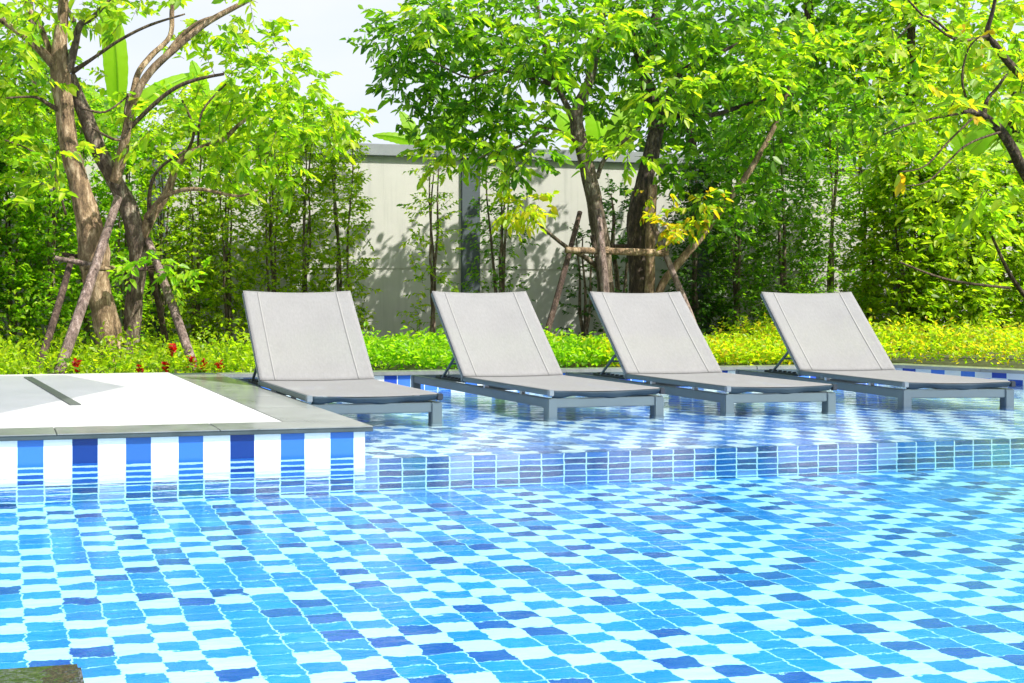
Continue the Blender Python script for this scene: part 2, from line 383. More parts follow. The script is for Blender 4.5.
def sprays(centres, n_leaf, tlen, droop=.25, rad_out=None):
    """twigs leaving each centre point; returns twig polylines and leaf bases / directions"""
    n = len(centres); C = np.array(centres)
    d = RNG.normal(0, 1, (n, 3)); d[:, 2] = d[:, 2]*.5+.1; d = unit(d)
    if rad_out is not None: d = unit(d+rad_out*.9)
    TL = tlen*RNG.uniform(.6, 1.3, n)
    P, D, tw = [], [], []
    k = np.arange(n_leaf)
    tt = (k+1)/n_leaf
    pos = C[:, None]+d[:, None]*TL[:, None, None]*tt[None, :, None]
    pos[:, :, 2] -= droop*TL[:, None]*tt[None]**2
    side = unit(np.cross(d, np.array([[0, 0, 1.]])+RNG.normal(0, .3, (n, 3))))
    sg = np.where(k % 2 == 0, 1., -1.)
    ld = d[:, None]*.75+side[:, None]*sg[None, :, None]*.9+RNG.normal(0, .28, (n, n_leaf, 3))
    ld[:, :, 2] -= .35
    ld[:, -1] = d+RNG.normal(0, .2, (n, 3))
    start = C
    mid = pos[:, n_leaf//2]; end = pos[:, -1]
    return pos.reshape(-1, 3), ld.reshape(-1, 3), (start, mid, end)
def twig_geo(sets, r):
    """thin three-sided twigs"""
    V, Fa = [], []; off = 0
    for start, mid, end in sets:
        n = len(start); ring = []
        for p, rr in ((start, r), (mid, r*.7), (end, r*.3)):
            for a in range(3):
                o = np.array([math.cos(2.1*a), math.sin(2.1*a)*.8, math.sin(2.1*a)*.6])*rr; ring.append(p+o)
        A = np.stack(ring, 1); V.append(A.reshape(-1, 3))
        q = np.array([[s*3+a, s*3+(a+1) % 3, s*3+3+(a+1) % 3, s*3+3+a] for s in range(2) for a in range(3)])
        Fa.append((np.arange(n)[:, None, None]*9+q[None]).reshape(-1, 4)+off); off += n*9
    return np.concatenate(V), np.concatenate(Fa)
def blob_points(px, py, rx, ry, Y, dy, n):
    """n points in an ellipsoid given by its outline in the picture and its real depth"""
    c = at(px, py, Y); s = ppm(px, Y)
    u = RNG.normal(0, 1, (n, 3)); u = unit(u)*(RNG.uniform(0.15, 1, (n, 1))**.5)
    return np.array([[c.x, c.y, c.z]])+u*np.array([[rx/s, dy, ry/s]]), u
def crown(parent, clusters, leaf, size, nl=11, tlen=.28, m='green', name='crown', droop=.3, twr=.004, twm='twig', aspect=.52, dens=.8):
    Ps, Ds, tws = [], [], []
    for c in clusters:
        px, py, rx, ry, Y, dy, n = c
        n = max(2, int(n*dens))
        C, u = blob_points(px, py, rx, ry, Y, dy, n)
        P, D, tw = sprays(C, nl, tlen, droop, u); Ps.append(P); Ds.append(D); tws.append(tw)
    P = np.concatenate(Ps); D = np.concatenate(Ds); k = len(P)
    keep = RNG.uniform(0, 1, k) < .93; P, D = P[keep], D[keep]; k = len(P)
    L = size*RNG.uniform(.4, 1.3, k)
    o = leaf_mesh(name, P, D, L, L*aspect*RNG.uniform(.8, 1.2, k), m, parent, twigs=tws if twr else None, twr=twr, twm=twm)
    return o

# ================================================================== SETTING
DX, WY, BY = 1.40, 4.34, 7.62          # deck right edge, step wall, back edge of the pool
RA, RB = (6.58, BY), (9.9, -1.5)         # slanting right edge of the pool
DZ = .106; SHZ = -.022
def rx_at(y): return RA[0]+(RB[0]-RA[0])*(BY-y)/(BY-RB[1])
# pool floor (slopes down towards the deep end)
b = MB(); b.grid(lambda u, v: Vector((-12+u*24, -5+v*(WY+5+.02), -.15-.034*(WY-(-5+v*(WY+5.02))))), 2, 2); tag(b.build('pool_floor', 'floor_tile'), kind='structure')
# shallow shelf under the loungers, with its step wall
b = MB(); b.sheet([(DX-.05, WY), (rx_at(WY)+.3, WY), (rx_at(BY)+.3, BY+.02), (DX-.05, BY+.02)], SHZ); tag(b.build('pool_shelf', 'shelf_tile'), kind='structure')
b = MB(); b.box(-12, rx_at(WY)+.2, WY, WY+.012, -.6, SHZ-.002); tag(b.build('pool_step', 'step_tile'), kind='structure')
# deck body with its tiled waterline band
b = MB(); b.box(-12, DX-.03, WY-.003, BY+.2, -.006, DZ-.022); tag(b.build('pool_wall', 'band_tile'), kind='structure')
b = MB(); b.box(-12, DX-.03, WY-.0035, WY+.5, -.083, -.0062); tag(b.build('pool_wall_band_reflection', 'band_reflection_tile'), kind='structure')  # carries the painted reflection of the band below the waterline
# stone copings round the deck
gap = .003
b = MB()
x = DX
xs = [DX]
while x > -12: x -= .60; xs.append(x)
for i in range(len(xs)-1): b.box(xs[i+1]+gap/2, xs[i]-gap/2, WY-.022, WY+.215, DZ-.005, DZ, .0015)
y = WY+.218
while y < BY-.1:
    y1 = min(y+.6, BY+.2); b.box(DX-.30, DX, y, y1-gap, DZ-.005, DZ, .0015); y = y1
tag(b.build('deck_coping', 'coping'), kind='structure')
b = MB(); b.box(-12, DX-.002, WY-.020, WY+.2165, DZ-.0215, DZ-.0055, .002); b.box(DX-.2995, DX-.002, WY+.2175, BY+.198, DZ-.0215, DZ-.0055, .002)
tag(b.build('coping_edge', 'coping_edge'), kind='structure')
b = MB(); b.box(-12, DX-.303, WY+.218, BY+.22, DZ-.018, DZ-.001, .001); tag(b.build('pool_deck', 'deck'), kind='structure')
# coping at the back and right edges
b = MB(); x = DX+.003
while x < RA[0]-.2:
    x1 = min(x+.8, RA[0]); b.box(x, x1-gap, BY-.02, BY+.13, .076, .104, .004); x = x1
n = 14; dv = Vector((RB[0]-RA[0], RB[1]-RA[1], 0)).normalized(); nv = Vector((-dv.y, dv.x, 0)); 
for i in range(n):
    a = Vector((RA[0]-.02, BY, 0))+dv*(i*.66+.0); e = a+dv*(.657)
    q = [a-nv*.02, e-nv*.02, e+nv*.20, a+nv*.20]
    b.prism([(p.x, p.y) for p in q], .080, .1045)
b.box(RA[0]+.003, RA[0]+.20, BY+.03, BY+.13, .081, .1035)
tag(b.build('pool_coping', 'coping'), kind='structure')
b = MB(); b.box(DX-.03, RA[0]+.05, BY, BY+.12, -.4, .0755); tag(b.build('pool_back_wall', 'back_tile'), kind='structure')
b = MB(); b.prism([(RA[0], BY+.05), (RB[0], RB[1]), (RB[0]+.25, RB[1]), (RA[0]+.25, BY+.05)], -.4, .0795); tag(b.build('pool_side_wall', 'side_tile'), kind='structure')
# stone at the photographer's feet
b = MB(); b.box(-4, .125, -2.5, 1.89, -.22, .014, .006); tag(b.build('near_coping', 'near_coping'), kind='structure')
# water
b = MB(); b.prism([(-11.9, -4.9), (rx_at(-1.4)+.1, -4.9), (rx_at(-1.4)+.1, -1.4), (rx_at(BY)+.1, BY+.1), (DX-.2, BY+.1), (DX-.2, WY+.1), (-11.9, WY+.1)], -.8, 0)
tag(b.build('pool_water', 'water'), kind='structure')
# drain slot in the deck
b = MB(); d0, d1 = Vector((.34, 5.48, 0)), Vector((.17, 7.5, 0))
b.beam(d0+Vector((0, 0, DZ)), d1+Vector((0, 0, DZ)), .05, .010, .001)
root = empty('deck_drain', (.34, 5.48, DZ)); 
o = b.build('channel', 'drain', root); o.matrix_parent_inverse = Matrix.Translation((-.34, -5.48, -DZ))
tag(root, 'narrow dark metal drain slot set in the white pool deck', 'drain')
# ground
b = MB(); gz = .07
b.sheet([(-300, BY+.12), (300, BY+.12), (300, 400), (-300, 400)], gz)
b.sheet([(-300, -300), (-12, -300), (-12, BY+.12), (-300, BY+.12)], gz)
b.sheet([(-12, -300), (300, -300), (300, -5), (-12, -5)], gz)
b.sheet([(rx_at(BY)+.2, BY+.12), (rx_at(-1.5)+.2, -1.5), (rx_at(-1.5)+.2, -5), (300, -5), (300, BY+.12)], gz)
tag(b.build('ground', 'soil'), kind='structure')

# ------------------------------------------------------------------ garden wall
GY = 11.4; gt = 2.17
wl = empty('garden_wall', (6, GY, gz)); tag(wl, 'long pale plastered garden wall with grey capping behind the shrubs', 'wall')
def child(o, p): o.matrix_parent_inverse = p.matrix_basis.inverted(); return o
b = MB(); b.box(-14, 22, GY, GY+.18, -.2, .895); b.box(-14, 22, GY+.012, GY+.17, .894, .915); b.box(-14, 22, GY, GY+.18, .914, gt-.12)
child(b.build('panel', 'plaster', wl), wl)
b = MB(); b.box(-14, 22, GY-.05, GY+.23, gt-.12, gt, .006); child(b.build('cap', 'cap_grey', wl), wl)
for px in (470, 700, 900, 215-60, -120):
    X = X_of(px, GY); b = MB(); b.box(X-.10, X+.10, GY-.03, GY+.001, -.1, gt-.121, .003); child(b.build('pilaster', 'wall_grey', wl), wl)

# ------------------------------------------------------------------ unseen pavilion added left of the picture, roof shaped to cast the deck shadow
pv = tag(empty('added_shade_pavilion', (-1.2, 4.9, DZ)), 'unseen white fabric-roofed pavilion added left of the picture to cast the deck shadow', 'pavilion')
b = MB(); b.prism([(2.55, 4.7), (2.28, 5.8), (-4.6, 6.0), (-4.6, 2.4), (1.50, 2.5)], 3.15, 3.17); child(b.build('roof', 'shadow_roof', pv), pv)
for x, y in ((-.45, 4.75), (-.45, 5.3), (-4.2, 4.75), (-4.2, 5.3)):
    b = MB(); b.box(x-.07, x+.07, y-.07, y+.07, DZ, 3.149, .01); child(b.build('column', 'wall_grey', pv), pv)

# ================================================================== LOUNGERS
def make_lounger():
    r = empty('sun_lounger', (0, 0, 0)); W = .655; Hh = W/2; zr0, zr1 = .045, .093
    # the base frame of rails
    b = MB()
    for s in (-1, 1): b.beam((s*(Hh-.02), .03, .069), (s*(Hh-.02), 1.93, .069), .034, .048, .004)
    b.beam((-Hh+.03, .022, .069), (Hh-.03, .022, .069), .034, .0475, .004); b.beam((-Hh+.03, 1.91, .069), (Hh-.03, 1.91, .069), .034, .0475, .004)
    b.beam((-Hh+.03, 1.14, .062), (Hh-.03, 1.14, .062), .03, .03, .003)
    b.build('frame', 'frame', r)
    for sx in (-1, 1):
        for y in (.025, 1.91):
            b = MB(); b.box(sx*(Hh-.026)-.026, sx*(Hh-.026)+.026, y-.026, y+.026, SHZ+.0005, .094, .004); lg = b.build('leg', 'frame', r)
            b = MB(); b.box(sx*(Hh-.026)-.028, sx*(Hh-.026)+.028, y-.028, y+.028, SHZ, SHZ+.012, .002); b.build('foot_cap', 'frame_light', lg)
    # seat frame with its end bar
    b = MB()
    for s in (-1, 1): b.beam((s*(Hh-.014), -.005, .122), (s*(Hh-.014), 1.10, .120), .026, .026, .005)
    b.beam((-Hh+.02, .03, .114), (Hh-.02, .03, .114), .024, .022, .004); b.beam((-Hh+.02, 1.05, .112), (Hh-.02, 1.05, .112), .02, .02, .004)
    b.build('seat_frame', 'frame', r)
    for s in (-1, 1):
        b = MB(); b.box(s*(Hh-.014)-.015, s*(Hh-.014)+.015, -.012, .012, .1055, .1375, .004); b.build('end_cap', 'frame_light' if s < 0 else 'black', r)
    for s in (-1, 1):
        for y in (.32, .78):
            b = MB(); b.box(s*(Hh-.016)-.011, s*(Hh-.016)+.011, y-.012, y+.012, .0925, .110); b.build('spacer', 'bolt', r)
    wv = random.random()*6
    def seat(u, v):
        x = -(Hh-.012)+u*(W-.024); y = .0+v*1.09; sag = .016*math.sin(math.pi*u)*(.35+.65*math.sin(math.pi*min(1, v*1.1+.06)))
        return Vector((x, y,   .1370-sag))
    b = MB(); b.grid(seat, 24, 24); st = b.build('seat', 'sling', r, True); st.modifiers.new('thickness', 'SOLIDIFY').thickness = .003
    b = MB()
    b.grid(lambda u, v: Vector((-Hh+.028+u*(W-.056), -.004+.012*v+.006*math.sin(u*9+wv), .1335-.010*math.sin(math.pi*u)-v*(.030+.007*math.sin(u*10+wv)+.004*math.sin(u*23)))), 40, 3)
    hm = b.build('sling_end_shade', 'hem', r, True); hm.modifiers.new('thickness', 'SOLIDIFY').thickness = .002  # wavy dark strip painting in the shade below the sling end
    # backrest
    a0, a1 = Vector((0, 1.085, .128)), Vector((0, 1.58, .632)); dvv = (a1-a0).normalized(); nn = Vector((0, -dvv.z, dvv.y))
    b = MB()
    for s in (-1, 1): b.beam(a0+Vector((s*(Hh-.013), 0, 0)), a1+Vector((s*(Hh-.013), 0, 0)), .024, .024, .005)
    b.beam(a1+Vector((-Hh+.02, 0, -.03)), a1+Vector((Hh-.02, 0, -.03)), .022, .022, .004); b.beam(a0+Vector((-Hh+.02, .055, .0)), a0+Vector((Hh-.02, .055, .0)), .02, .02, .004)
    b.build('backrest_frame', 'frame_light', r)
    def back(u, v):
        x = -(Hh-.004)+u*(W-.008); L = (a1-a0).length
        dip = .012*math.sin(math.pi*u)*v**6
        sag = .022*math.sin(math.pi*u)*math.sin(math.pi*min(1, .12+v*.8))
        p = a0+dvv*(v*(L+.004)-dip)+nn*(.0145-sag); return Vector((x, p.y, p.z))
    b = MB(); b.grid(back, 28, 28); bk = b.build('backrest', 'sling', r, True); bk.modifiers.new('thickness', 'SOLIDIFY').thickness = .003
    for s in (-1, 1):
        def strip(u, v):
            uu = (.135 if s < 0 else .865)+(u-.5)*.016; p = back(uu, v*.985+.005); return p+nn*.0025
        b = MB(); b.grid(strip, 1, 24); h = b.build('hem', 'sling_hem', bk, True); h.modifiers.new('thickness', 'SOLIDIFY').thickness = .002
    # prop struts, their crossbar and the ratchet rails
    for s in (-1, 1):
        b = MB(); b.beam((s*(Hh-.045), 1.50, .10), (s*(Hh-.045), 1.235, .285), .014, .014, .002); b.build('strut', 'frame', r)
        b = MB(); b.beam((s*(Hh-.05), 1.16, .101), (s*(Hh-.05), 1.60, .101), .02, .016, .002)
        for k in range(6): b.box(s*(Hh-.05)-.010, s*(Hh-.05)+.010, 1.22+k*.06, 1.235+k*.06, .1085, .118)
        b.build('ratchet', 'black', r)
        b = MB(); b.beam((s*(Hh-.03), 1.085, .118), (s*(Hh+.004), 1.085, .118), .03, .03, .006); b.build('hinge', 'frame', r)
    b = MB(); b.beam((-Hh+.045, 1.36, .198), (Hh-.045, 1.36, .198), .012, .012, .002); b.build('crossbar', 'frame', r)
    return r
def kids(o): return [c for c in bpy.data.objects if c.parent == o]
def copy_tree(o, parent=None):
    c = o.copy(); COL.objects.link(c)
    if parent: c.parent = parent
    for k in kids(o): copy_tree(k, c)
    return c
L0 = make_lounger()
spots = [(1.425, 2.075, 5.38, -.5, 'grey mesh sun lounger closest to the raised white deck, leftmost of the four'),
         (2.685, 3.34, 5.46, 1.0, 'grey mesh sun lounger second from the deck, in front of the sunlit white wall'),
         (3.72, 4.375, 5.49, -2.0, 'grey mesh sun lounger in front of the staked double tree, second from the right'),
         (4.86, 5.53, 5.52, -8.0, 'grey mesh sun lounger farthest from the deck, beside the slanting pool edge')]
for i, (xa, xb, y, rz, lab) in enumerate(spots):
    o = L0 if i == 0 else None
    if o is None: o = copy_tree(L0)
    o.scale = ((1.04 if i == 0 else 1.0), 1, 1); o.location = ((xa+xb)/2, y, 0); o.rotation_euler = (0, 0, R(rz))
    tag(o, lab, 'sun lounger', 'sun loungers standing in a row on the shallow pool shelf')

# ================================================================== TREES
def limb(parent, pts, Y, m, name='limb', wob=.06, seg=9, dy=0, n=5):
    """pts (px, py, radius px); dy = how far the end comes forward (-) or goes back"""
    P, Rd = [], []
    for i, (px, py, rr) in enumerate(pts):
        t = i/max(1, len(pts)-1); y = Y+dy*t
        if i == 0 and isinstance(Y, tuple): pass
        P.append(at(px, py, y)); Rd.append(rr*(.95 if name == 'trunk' else .72)/ppm(px, y))
    P, Rd = smooth_path(P, Rd, n)
    b = MB(); b.tube(P, Rd, seg, wob); return b.build(name, m, parent, True)
def tree_root(name, px, Y, label, cat='tree', group=None):
    return tag(empty(name, (X_of(px, Y), Y, gz)), label, cat, group)
class Local:
    """parts are modelled in world space, then hung on their root without moving"""
    def __init__(s, root): s.r = root; s.before = None
    def done(s):
        inv = Matrix.Translation(s.r.location).inverted()
        for c in kids(s.r): c.matrix_parent_inverse = inv

# -- left pair
YL = 8.95
tA = tree_root('garden_tree', 112, YL, 'tan-barked leaning tree with split trunk, left of the two staked on the left')
limb(tA, [(113, 372, 17), (110, 352, 14), (106, 320, 14), (98, 288, 13), (94, 255, 17), (88, 220, 14), (78, 180, 10.5), (68, 140, 10), (64, 105, 10), (60, 75, 11), (60, 45, 8), (63, 15, 6), (64, -30, 4)], YL, 'bark_tan', 'trunk', .09, 12)
limb(tA, [(60, 72, 8), (42, 52, 6), (20, 33, 4.5), (-6, 15, 4), (-40, -5, 3)], YL, 'bark_tan', dy=-.2)
limb(tA, [(60, 85, 5), (44, 35, 4.2), (32, 14, 4), (16, -12, 3)], YL, 'bark_tan', dy=.3)
limb(tA, [(68, 72, 7), (75, 45, 5.5), (80, 25, 5), (92, 18, 3.5), (112, -4, 3)], YL, 'bark_grey', dy=-.3)
limb(tA, [(74, 22, 3.6), (64, 2, 3), (58, -20, 2)], YL, 'bark_grey')
limb(tA, [(72, 72, 4), (95, 57, 2.5), (120, 40, 2.3), (150, 25, 2), (185, 14, 1.2)], YL, 'twig', dy=-.4)
limb(tA, [(62, 112, 4), (48, 104, 3), (34, 97, 2), (6, 98, 1.2)], YL, 'twig', dy=-.3)
limb(tA, [(66, 215, 2), (50, 165, 1.4), (30, 150, 1.2), (5, 140, 1)], YL, 'twig', dy=-.3)
crown(tA, [(18, 70, 36, 40, YL, .7, 60), (35, 15, 50, 26, YL, .8, 70), (95, 6, 50, 22, YL, .7, 45), (10, 150, 20, 26, YL-.4, .3, 14), (10, 110, 30, 40, YL+.5, .4, 70), (35, 165, 34, 30, YL+.7, .3, 50), (100, 100, 40, 30, YL+.8, .3, 40),
           (-30, 20, 60, 60, YL, .9, 60), (60, -60, 110, 40, YL, 1.0, 55), (12, 195, 26, 14, YL-.5, .2, 7), (48, 190, 10, 8, YL-.5, .1, 3)], 1, .085, m='lime', tlen=.2, dens=.5)
Local(tA).done()
tB = tree_root('garden_tree', 132, YL+.1, 'dark flaky-barked tree with wide pale limbs, right of the two staked on the left')
limb(tB, [(128, 372, 12), (130, 350, 9.5), (134, 305, 9), (138, 270, 9.5), (137, 240, 11), (127, 205, 9.5), (112, 175, 9), (98, 148, 8.5), (86, 118, 8), (76, 92, 7), (70, 75, 6)], YL+.1, 'bark_grey', 'trunk', .10, 12)
limb(tB, [(115, 182, 8), (122, 155, 8), (127, 128, 6.5), (134, 100, 6), (150, 72, 5.5), (178, 46, 5), (208, 22, 4.5), (245, 2, 3.5), (280, -18, 2.5)], YL, 'bark_tan', dy=-.5)
limb(tB, [(132, 100, 5), (138, 74, 4.5), (152, 55, 4), (170, 36, 3.5), (172, 8, 3.5), (176, -20, 2.5)], YL, 'bark_tan', dy=.2)
limb(tB, [(162, 60, 4), (182, 36, 3.6), (200, 22, 3), (225, 14, 2)], YL-.1, 'bark_tan', dy=-.2)
limb(tB, [(127, 135, 5), (127, 112, 4.6), (129, 94, 3.5)], YL, 'bark_grey')
limb(tB, [(128, 130, 3.4), (150, 108, 3.2), (172, 90, 3), (195, 80, 2.6), (224, 74, 2)], YL-.1, 'twig', dy=-.4)
limb(tB, [(138, 245, 9), (152, 215, 8), (166, 195, 6.5), (178, 165, 5), (192, 152, 4.5), (222, 140, 4), (240, 124, 2.6), (262, 108, 1.6)], YL+.1, 'bark_tan', dy=-.3)
limb(tB, [(146, 218, 5), (160, 200, 3), (182, 190, 3), (205, 190, 2.6), (238, 196, 2), (258, 190, 1)], YL, 'bark_tan', dy=-.5)
limb(tB, [(150, 222, 4), (150, 190, 2.8), (160, 168, 2.2), (186, 150, 1.6)], YL, 'twig', dy=-.3)
limb(tB, [(186, 155, 2.6), (194, 130, 2), (182, 100, 1.4)], YL, 'twig')
limb(tB, [(198, 150, 2), (202, 112, 1.6), (226, 84, 1.2)], YL, 'twig')
limb(tB, [(82, 108, 2), (105, 112, 1.6), (128, 96, 1.2)], YL-.2, 'twig')
limb(tB, [(92, 128, 1.6), (118, 140, 2), (130, 128, 1.4)], YL-.2, 'twig')
crown(tB, [(225, 25, 30, 18, YL-.4, .4, 18), (275, 62, 22, 26, YL-.4, .4, 20), (255, 20, 20, 16, YL-.4, .4, 10), (225, 90, 40, 20, YL-.2, .5, 30), (245, 125, 44, 26, YL, .7, 60), (295, 112, 36, 20, YL, .6, 48),
           (215, 150, 40, 30, YL, .6, 44), (272, 165, 46, 24, YL, .7, 40), (150, 120, 26, 20, YL-.3, .3, 16), (162, 150, 24, 22, YL-.3, .3, 12), (335, 125, 32, 16, YL, .5, 26), (70, 155, 16, 10, YL-.5, .2, 4),
           (220, 180, 20, 14, YL-.3, .3, 12), (150, 15, 50, 18, YL, .6, 22), (255, 70, 40, 26, YL+.2, .5, 40), (300, 85, 26, 20, YL, .4, 24), (210, 55, 30, 20, YL+.3, .4, 20), (85, 158, 10, 8, YL-.4, .1, 4), (180, -50, 140, 34, YL, .9, 45), (280, 140, 30, 20, YL-.5, .3, 20)], 1, .085, m='lime', tlen=.2, dens=.62)
crown(tB, [(142, 262, 28, 5, YL-.55, .12, 12), (185, 270, 26, 6, YL-.45, .12, 10)], 1, .075, m='fresh', tlen=.16, name='foliage', droop=.5, twr=.003)
Local(tB).done()

# stakes
def pole(b, p, q, Y0, Y1, rp):
    a, c = at(*p, Y0), at(*q, Y1); s = rp/ppm(p[0], Y0); P, Rr = smooth_path([a, a.lerp(c, .5)+Vector((.006, 0, 0)), c], [s*.85, s, s*1.1], 4)
    b.tube(P, [q*.78 for q in Rr], 9, .05)
def prop_frame(name, label, poles, bars, px, Y, ties):
    r = tag(empty(name, (X_of(px, Y), Y, gz)), label, 'tree stakes', 'wooden stake frames propping up the garden trees')
    for p, q, y0, y1, rp, m in poles: b = MB(); pole(b, p, q, y0, y1, rp); b.build('stake', m, r, True)
    for p, q, y0, y1, rp, m in bars: b = MB(); pole(b, p, q, y0, y1, rp); b.build('crossbar', m, r, True)
    for px_, py_, y_ in ties:
        b = MB(); c = at(px_, py_, y_)
        for k in range(3):
            P = [c+Vector((math.cos(a)*.045, math.sin(a)*.05, math.sin(a*1.0+k)*.012+k*.012-.012)) for a in [i*math.pi/6 for i in range(12)]]; b.tube(P, [.006]*12, 5)
        b.build('tie', 'bark_tan', r, True)
    Local(r).done()
prop_frame('tree_stakes', 'grey-brown wooden stakes and crossbars propping the two trees left of the first lounger',
    [((118, 198), (57, 378), 8.75, 7.95, 6.4, 'stake'), ((72, 258), (36, 376), 8.85, 8.2, 4.8, 'pole_dark'), ((148, 240), (197, 376), 9.0, 8.0, 5.6, 'stake'), ((150, 268), (168, 352), 9.1, 9.6, 4.0, 'pole_dark')],
    [((55, 258), (96, 266), 8.75, 8.68, 3.6, 'stake'), ((84, 268), (133, 269), 8.62, 8.72, 3.8, 'bark_tan'), ((118, 271), (177, 266), 8.75, 8.9, 2.8, 'pole_dark'), ((62, 254), (110, 262), 9.1, 9.1, 3.0, 'pole_dark')],
    100, 8.8, [(96, 266, 8.68), (152, 268, 8.85)])

# -- right pair
YR = 9.45
tC = tree_root('garden_tree', 608, YR, 'slender grey-barked tree with forked leafy top, left one of the two behind the third lounger')
limb(tC, [(616, 372, 10), (613, 335, 9), (606, 290, 8.8), (602, 250, 8.6), (597, 215, 8.4), (590, 180, 8), (583, 152, 7.5), (577, 128, 7), (578, 108, 6), (588, 85, 5.2), (594, 60, 4.6), (600, 25, 4.2), (606, -20, 3)], YR, 'bark_grey', 'trunk', .09, 11)
limb(tC, [(577, 128, 6), (570, 112, 4.5), (560, 92, 3.5), (548, 62, 3), (540, 20, 2.4), (534, -20, 2)], YR, 'bark_grey', dy=.3)
limb(tC, [(580, 142, 4), (560, 132, 3), (546, 128, 2.4), (520, 146, 2), (500, 150, 1.6), (478, 158, 1)], YR, 'bark_grey', dy=-.4)
limb(tC, [(597, 178, 3.5), (604, 160, 3), (618, 146, 2.4), (640, 128, 1.8)], YR, 'bark_grey', dy=-.3)
limb(tC, [(600, 270, 4), (586, 258, 3.4), (568, 248, 3), (548, 232, 2.4), (530, 215, 1.6)], YR, 'bark_grey', dy=-.4)
limb(tC, [(604, 300, 5), (598, 262, 4), (592, 235, 3)], YR-.12, 'bark_dark', dy=.05)
limb(tC, [(560, 92, 2.6), (520, 60, 2), (480, 30, 1.6), (440, 22, 1.2)], YR, 'twig', dy=.3)
limb(tC, [(560, 88, 2.4), (500, 70, 1.8), (470, 78, 1.4), (430, 60, 1)], YR+.1, 'twig', dy=-.5)
gC = [(450, 95, 30, 20, YR+.2, .5, 30), (395, 52, 34, 18, YR, .5, 22), (405, 82, 26, 22, YR, .4, 26), (425, 25, 44, 26, YR, .7, 62), (420, 112, 22, 20, YR, .4, 22), (455, 62, 36, 34, YR, .7, 60), (480, 18, 44, 28, YR, .8, 70),
      (475, 125, 38, 20, YR, .6, 46), (515, 150, 40, 16, YR-.2, .5, 34), (510, 85, 40, 40, YR, .8, 64), (545, 40, 40, 36, YR, .8, 90), (575, 90, 34, 26, YR+.4, .4, 30), (400, 40, 34, 30, YR, .5, 24), (480, -40, 110, 40, YR, 1, 70)]
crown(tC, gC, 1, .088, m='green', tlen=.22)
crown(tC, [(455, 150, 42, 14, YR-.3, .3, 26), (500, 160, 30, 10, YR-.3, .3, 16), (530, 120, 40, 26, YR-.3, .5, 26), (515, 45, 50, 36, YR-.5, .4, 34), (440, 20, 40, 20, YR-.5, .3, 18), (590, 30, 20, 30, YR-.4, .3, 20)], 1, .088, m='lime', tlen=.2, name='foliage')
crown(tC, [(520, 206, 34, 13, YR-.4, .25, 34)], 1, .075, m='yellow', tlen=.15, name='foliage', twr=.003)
Local(tC).done()
tD = tree_root('garden_tree', 640, YR+.2, 'thick dark-trunked tree with a leaning pale stem, right one behind the third lounger')
limb(tD, [(636, 372, 14), (638, 335, 11), (639, 290, 10), (637, 250, 9.5), (637, 215, 9.5), (645, 180, 8.6), (652, 150, 8), (656, 122, 8), (650, 95, 7.4), (645, 72, 6.6), (652, 40, 6), (658, 5, 5), (662, -30, 4)], YR+.2, 'bark_dark', 'trunk', .10, 12)
limb(tD, [(648, 330, 7), (650, 280, 7), (650, 235, 6.5), (653, 185, 6)], YR+.02, 'bark_tan', dy=.0)
limb(tD, [(655, 130, 6), (664, 108, 5), (672, 86, 5), (684, 70, 4), (704, 60, 3.4), (738, 44, 2.2)], YR+.2, 'bark_dark', dy=-.3)
limb(tD, [(662, 122, 5), (685, 114, 3.6), (712, 115, 3.4), (742, 106, 3), (770, 98, 2.6), (815, 92, 2)], YR+.2, 'bark_dark', dy=-.5)
limb(tD, [(646, 75, 4.5), (636, 50, 4), (634, 20, 3), (640, -10, 2.5)], YR+.2, 'bark_dark')
limb(tD, [(652, 335, 6), (660, 290, 5.6), (676, 266, 5.4), (700, 238, 5.2), (722, 208, 4.8), (742, 182, 4.4), (762, 150, 3.8), (778, 118, 3.2), (790, 85, 2.2)], YR, 'bark_tan', dy=-.3)
crown(tD, [(600, 40, 40, 36, YR+.1, .8, 80), (625, 15, 40, 26, YR+.3, .6, 50), (680, 60, 40, 30, YR+.5, .5, 50), (650, 30, 40, 36, YR, .9, 80), (705, 30, 40, 34, YR, .9, 76), (640, 110, 46, 26, YR, .7, 50), (690, 90, 40, 30, YR+.2, .8, 60), (740, 70, 44, 40, YR+.2, .9, 74), (770, 130, 44, 30, YR, .8, 60),
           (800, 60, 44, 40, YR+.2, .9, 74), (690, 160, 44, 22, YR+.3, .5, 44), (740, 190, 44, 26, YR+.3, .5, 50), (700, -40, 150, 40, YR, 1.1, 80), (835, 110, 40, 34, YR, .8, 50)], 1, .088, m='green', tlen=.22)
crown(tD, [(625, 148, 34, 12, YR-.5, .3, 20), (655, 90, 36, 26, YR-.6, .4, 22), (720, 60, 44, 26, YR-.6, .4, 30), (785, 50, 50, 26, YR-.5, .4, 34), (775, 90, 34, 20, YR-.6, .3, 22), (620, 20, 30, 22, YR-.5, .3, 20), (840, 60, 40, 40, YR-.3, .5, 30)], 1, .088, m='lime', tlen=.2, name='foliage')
crown(tD, [(676, 222, 22, 13, YR-.5, .2, 20), (706, 208, 22, 12, YR-.4, .2, 16), (662, 192, 16, 8, YR-.2, .2, 6)], 1, .07, m='orange', tlen=.14, name='foliage', twr=.003)
crown(tD, [(715, 225, 30, 14, YR-.3, .25, 26), (740, 200, 30, 14, YR-.2, .25, 24)], 1, .075, m='green', tlen=.15, name='foliage', twr=.003)
Local(tD).done()
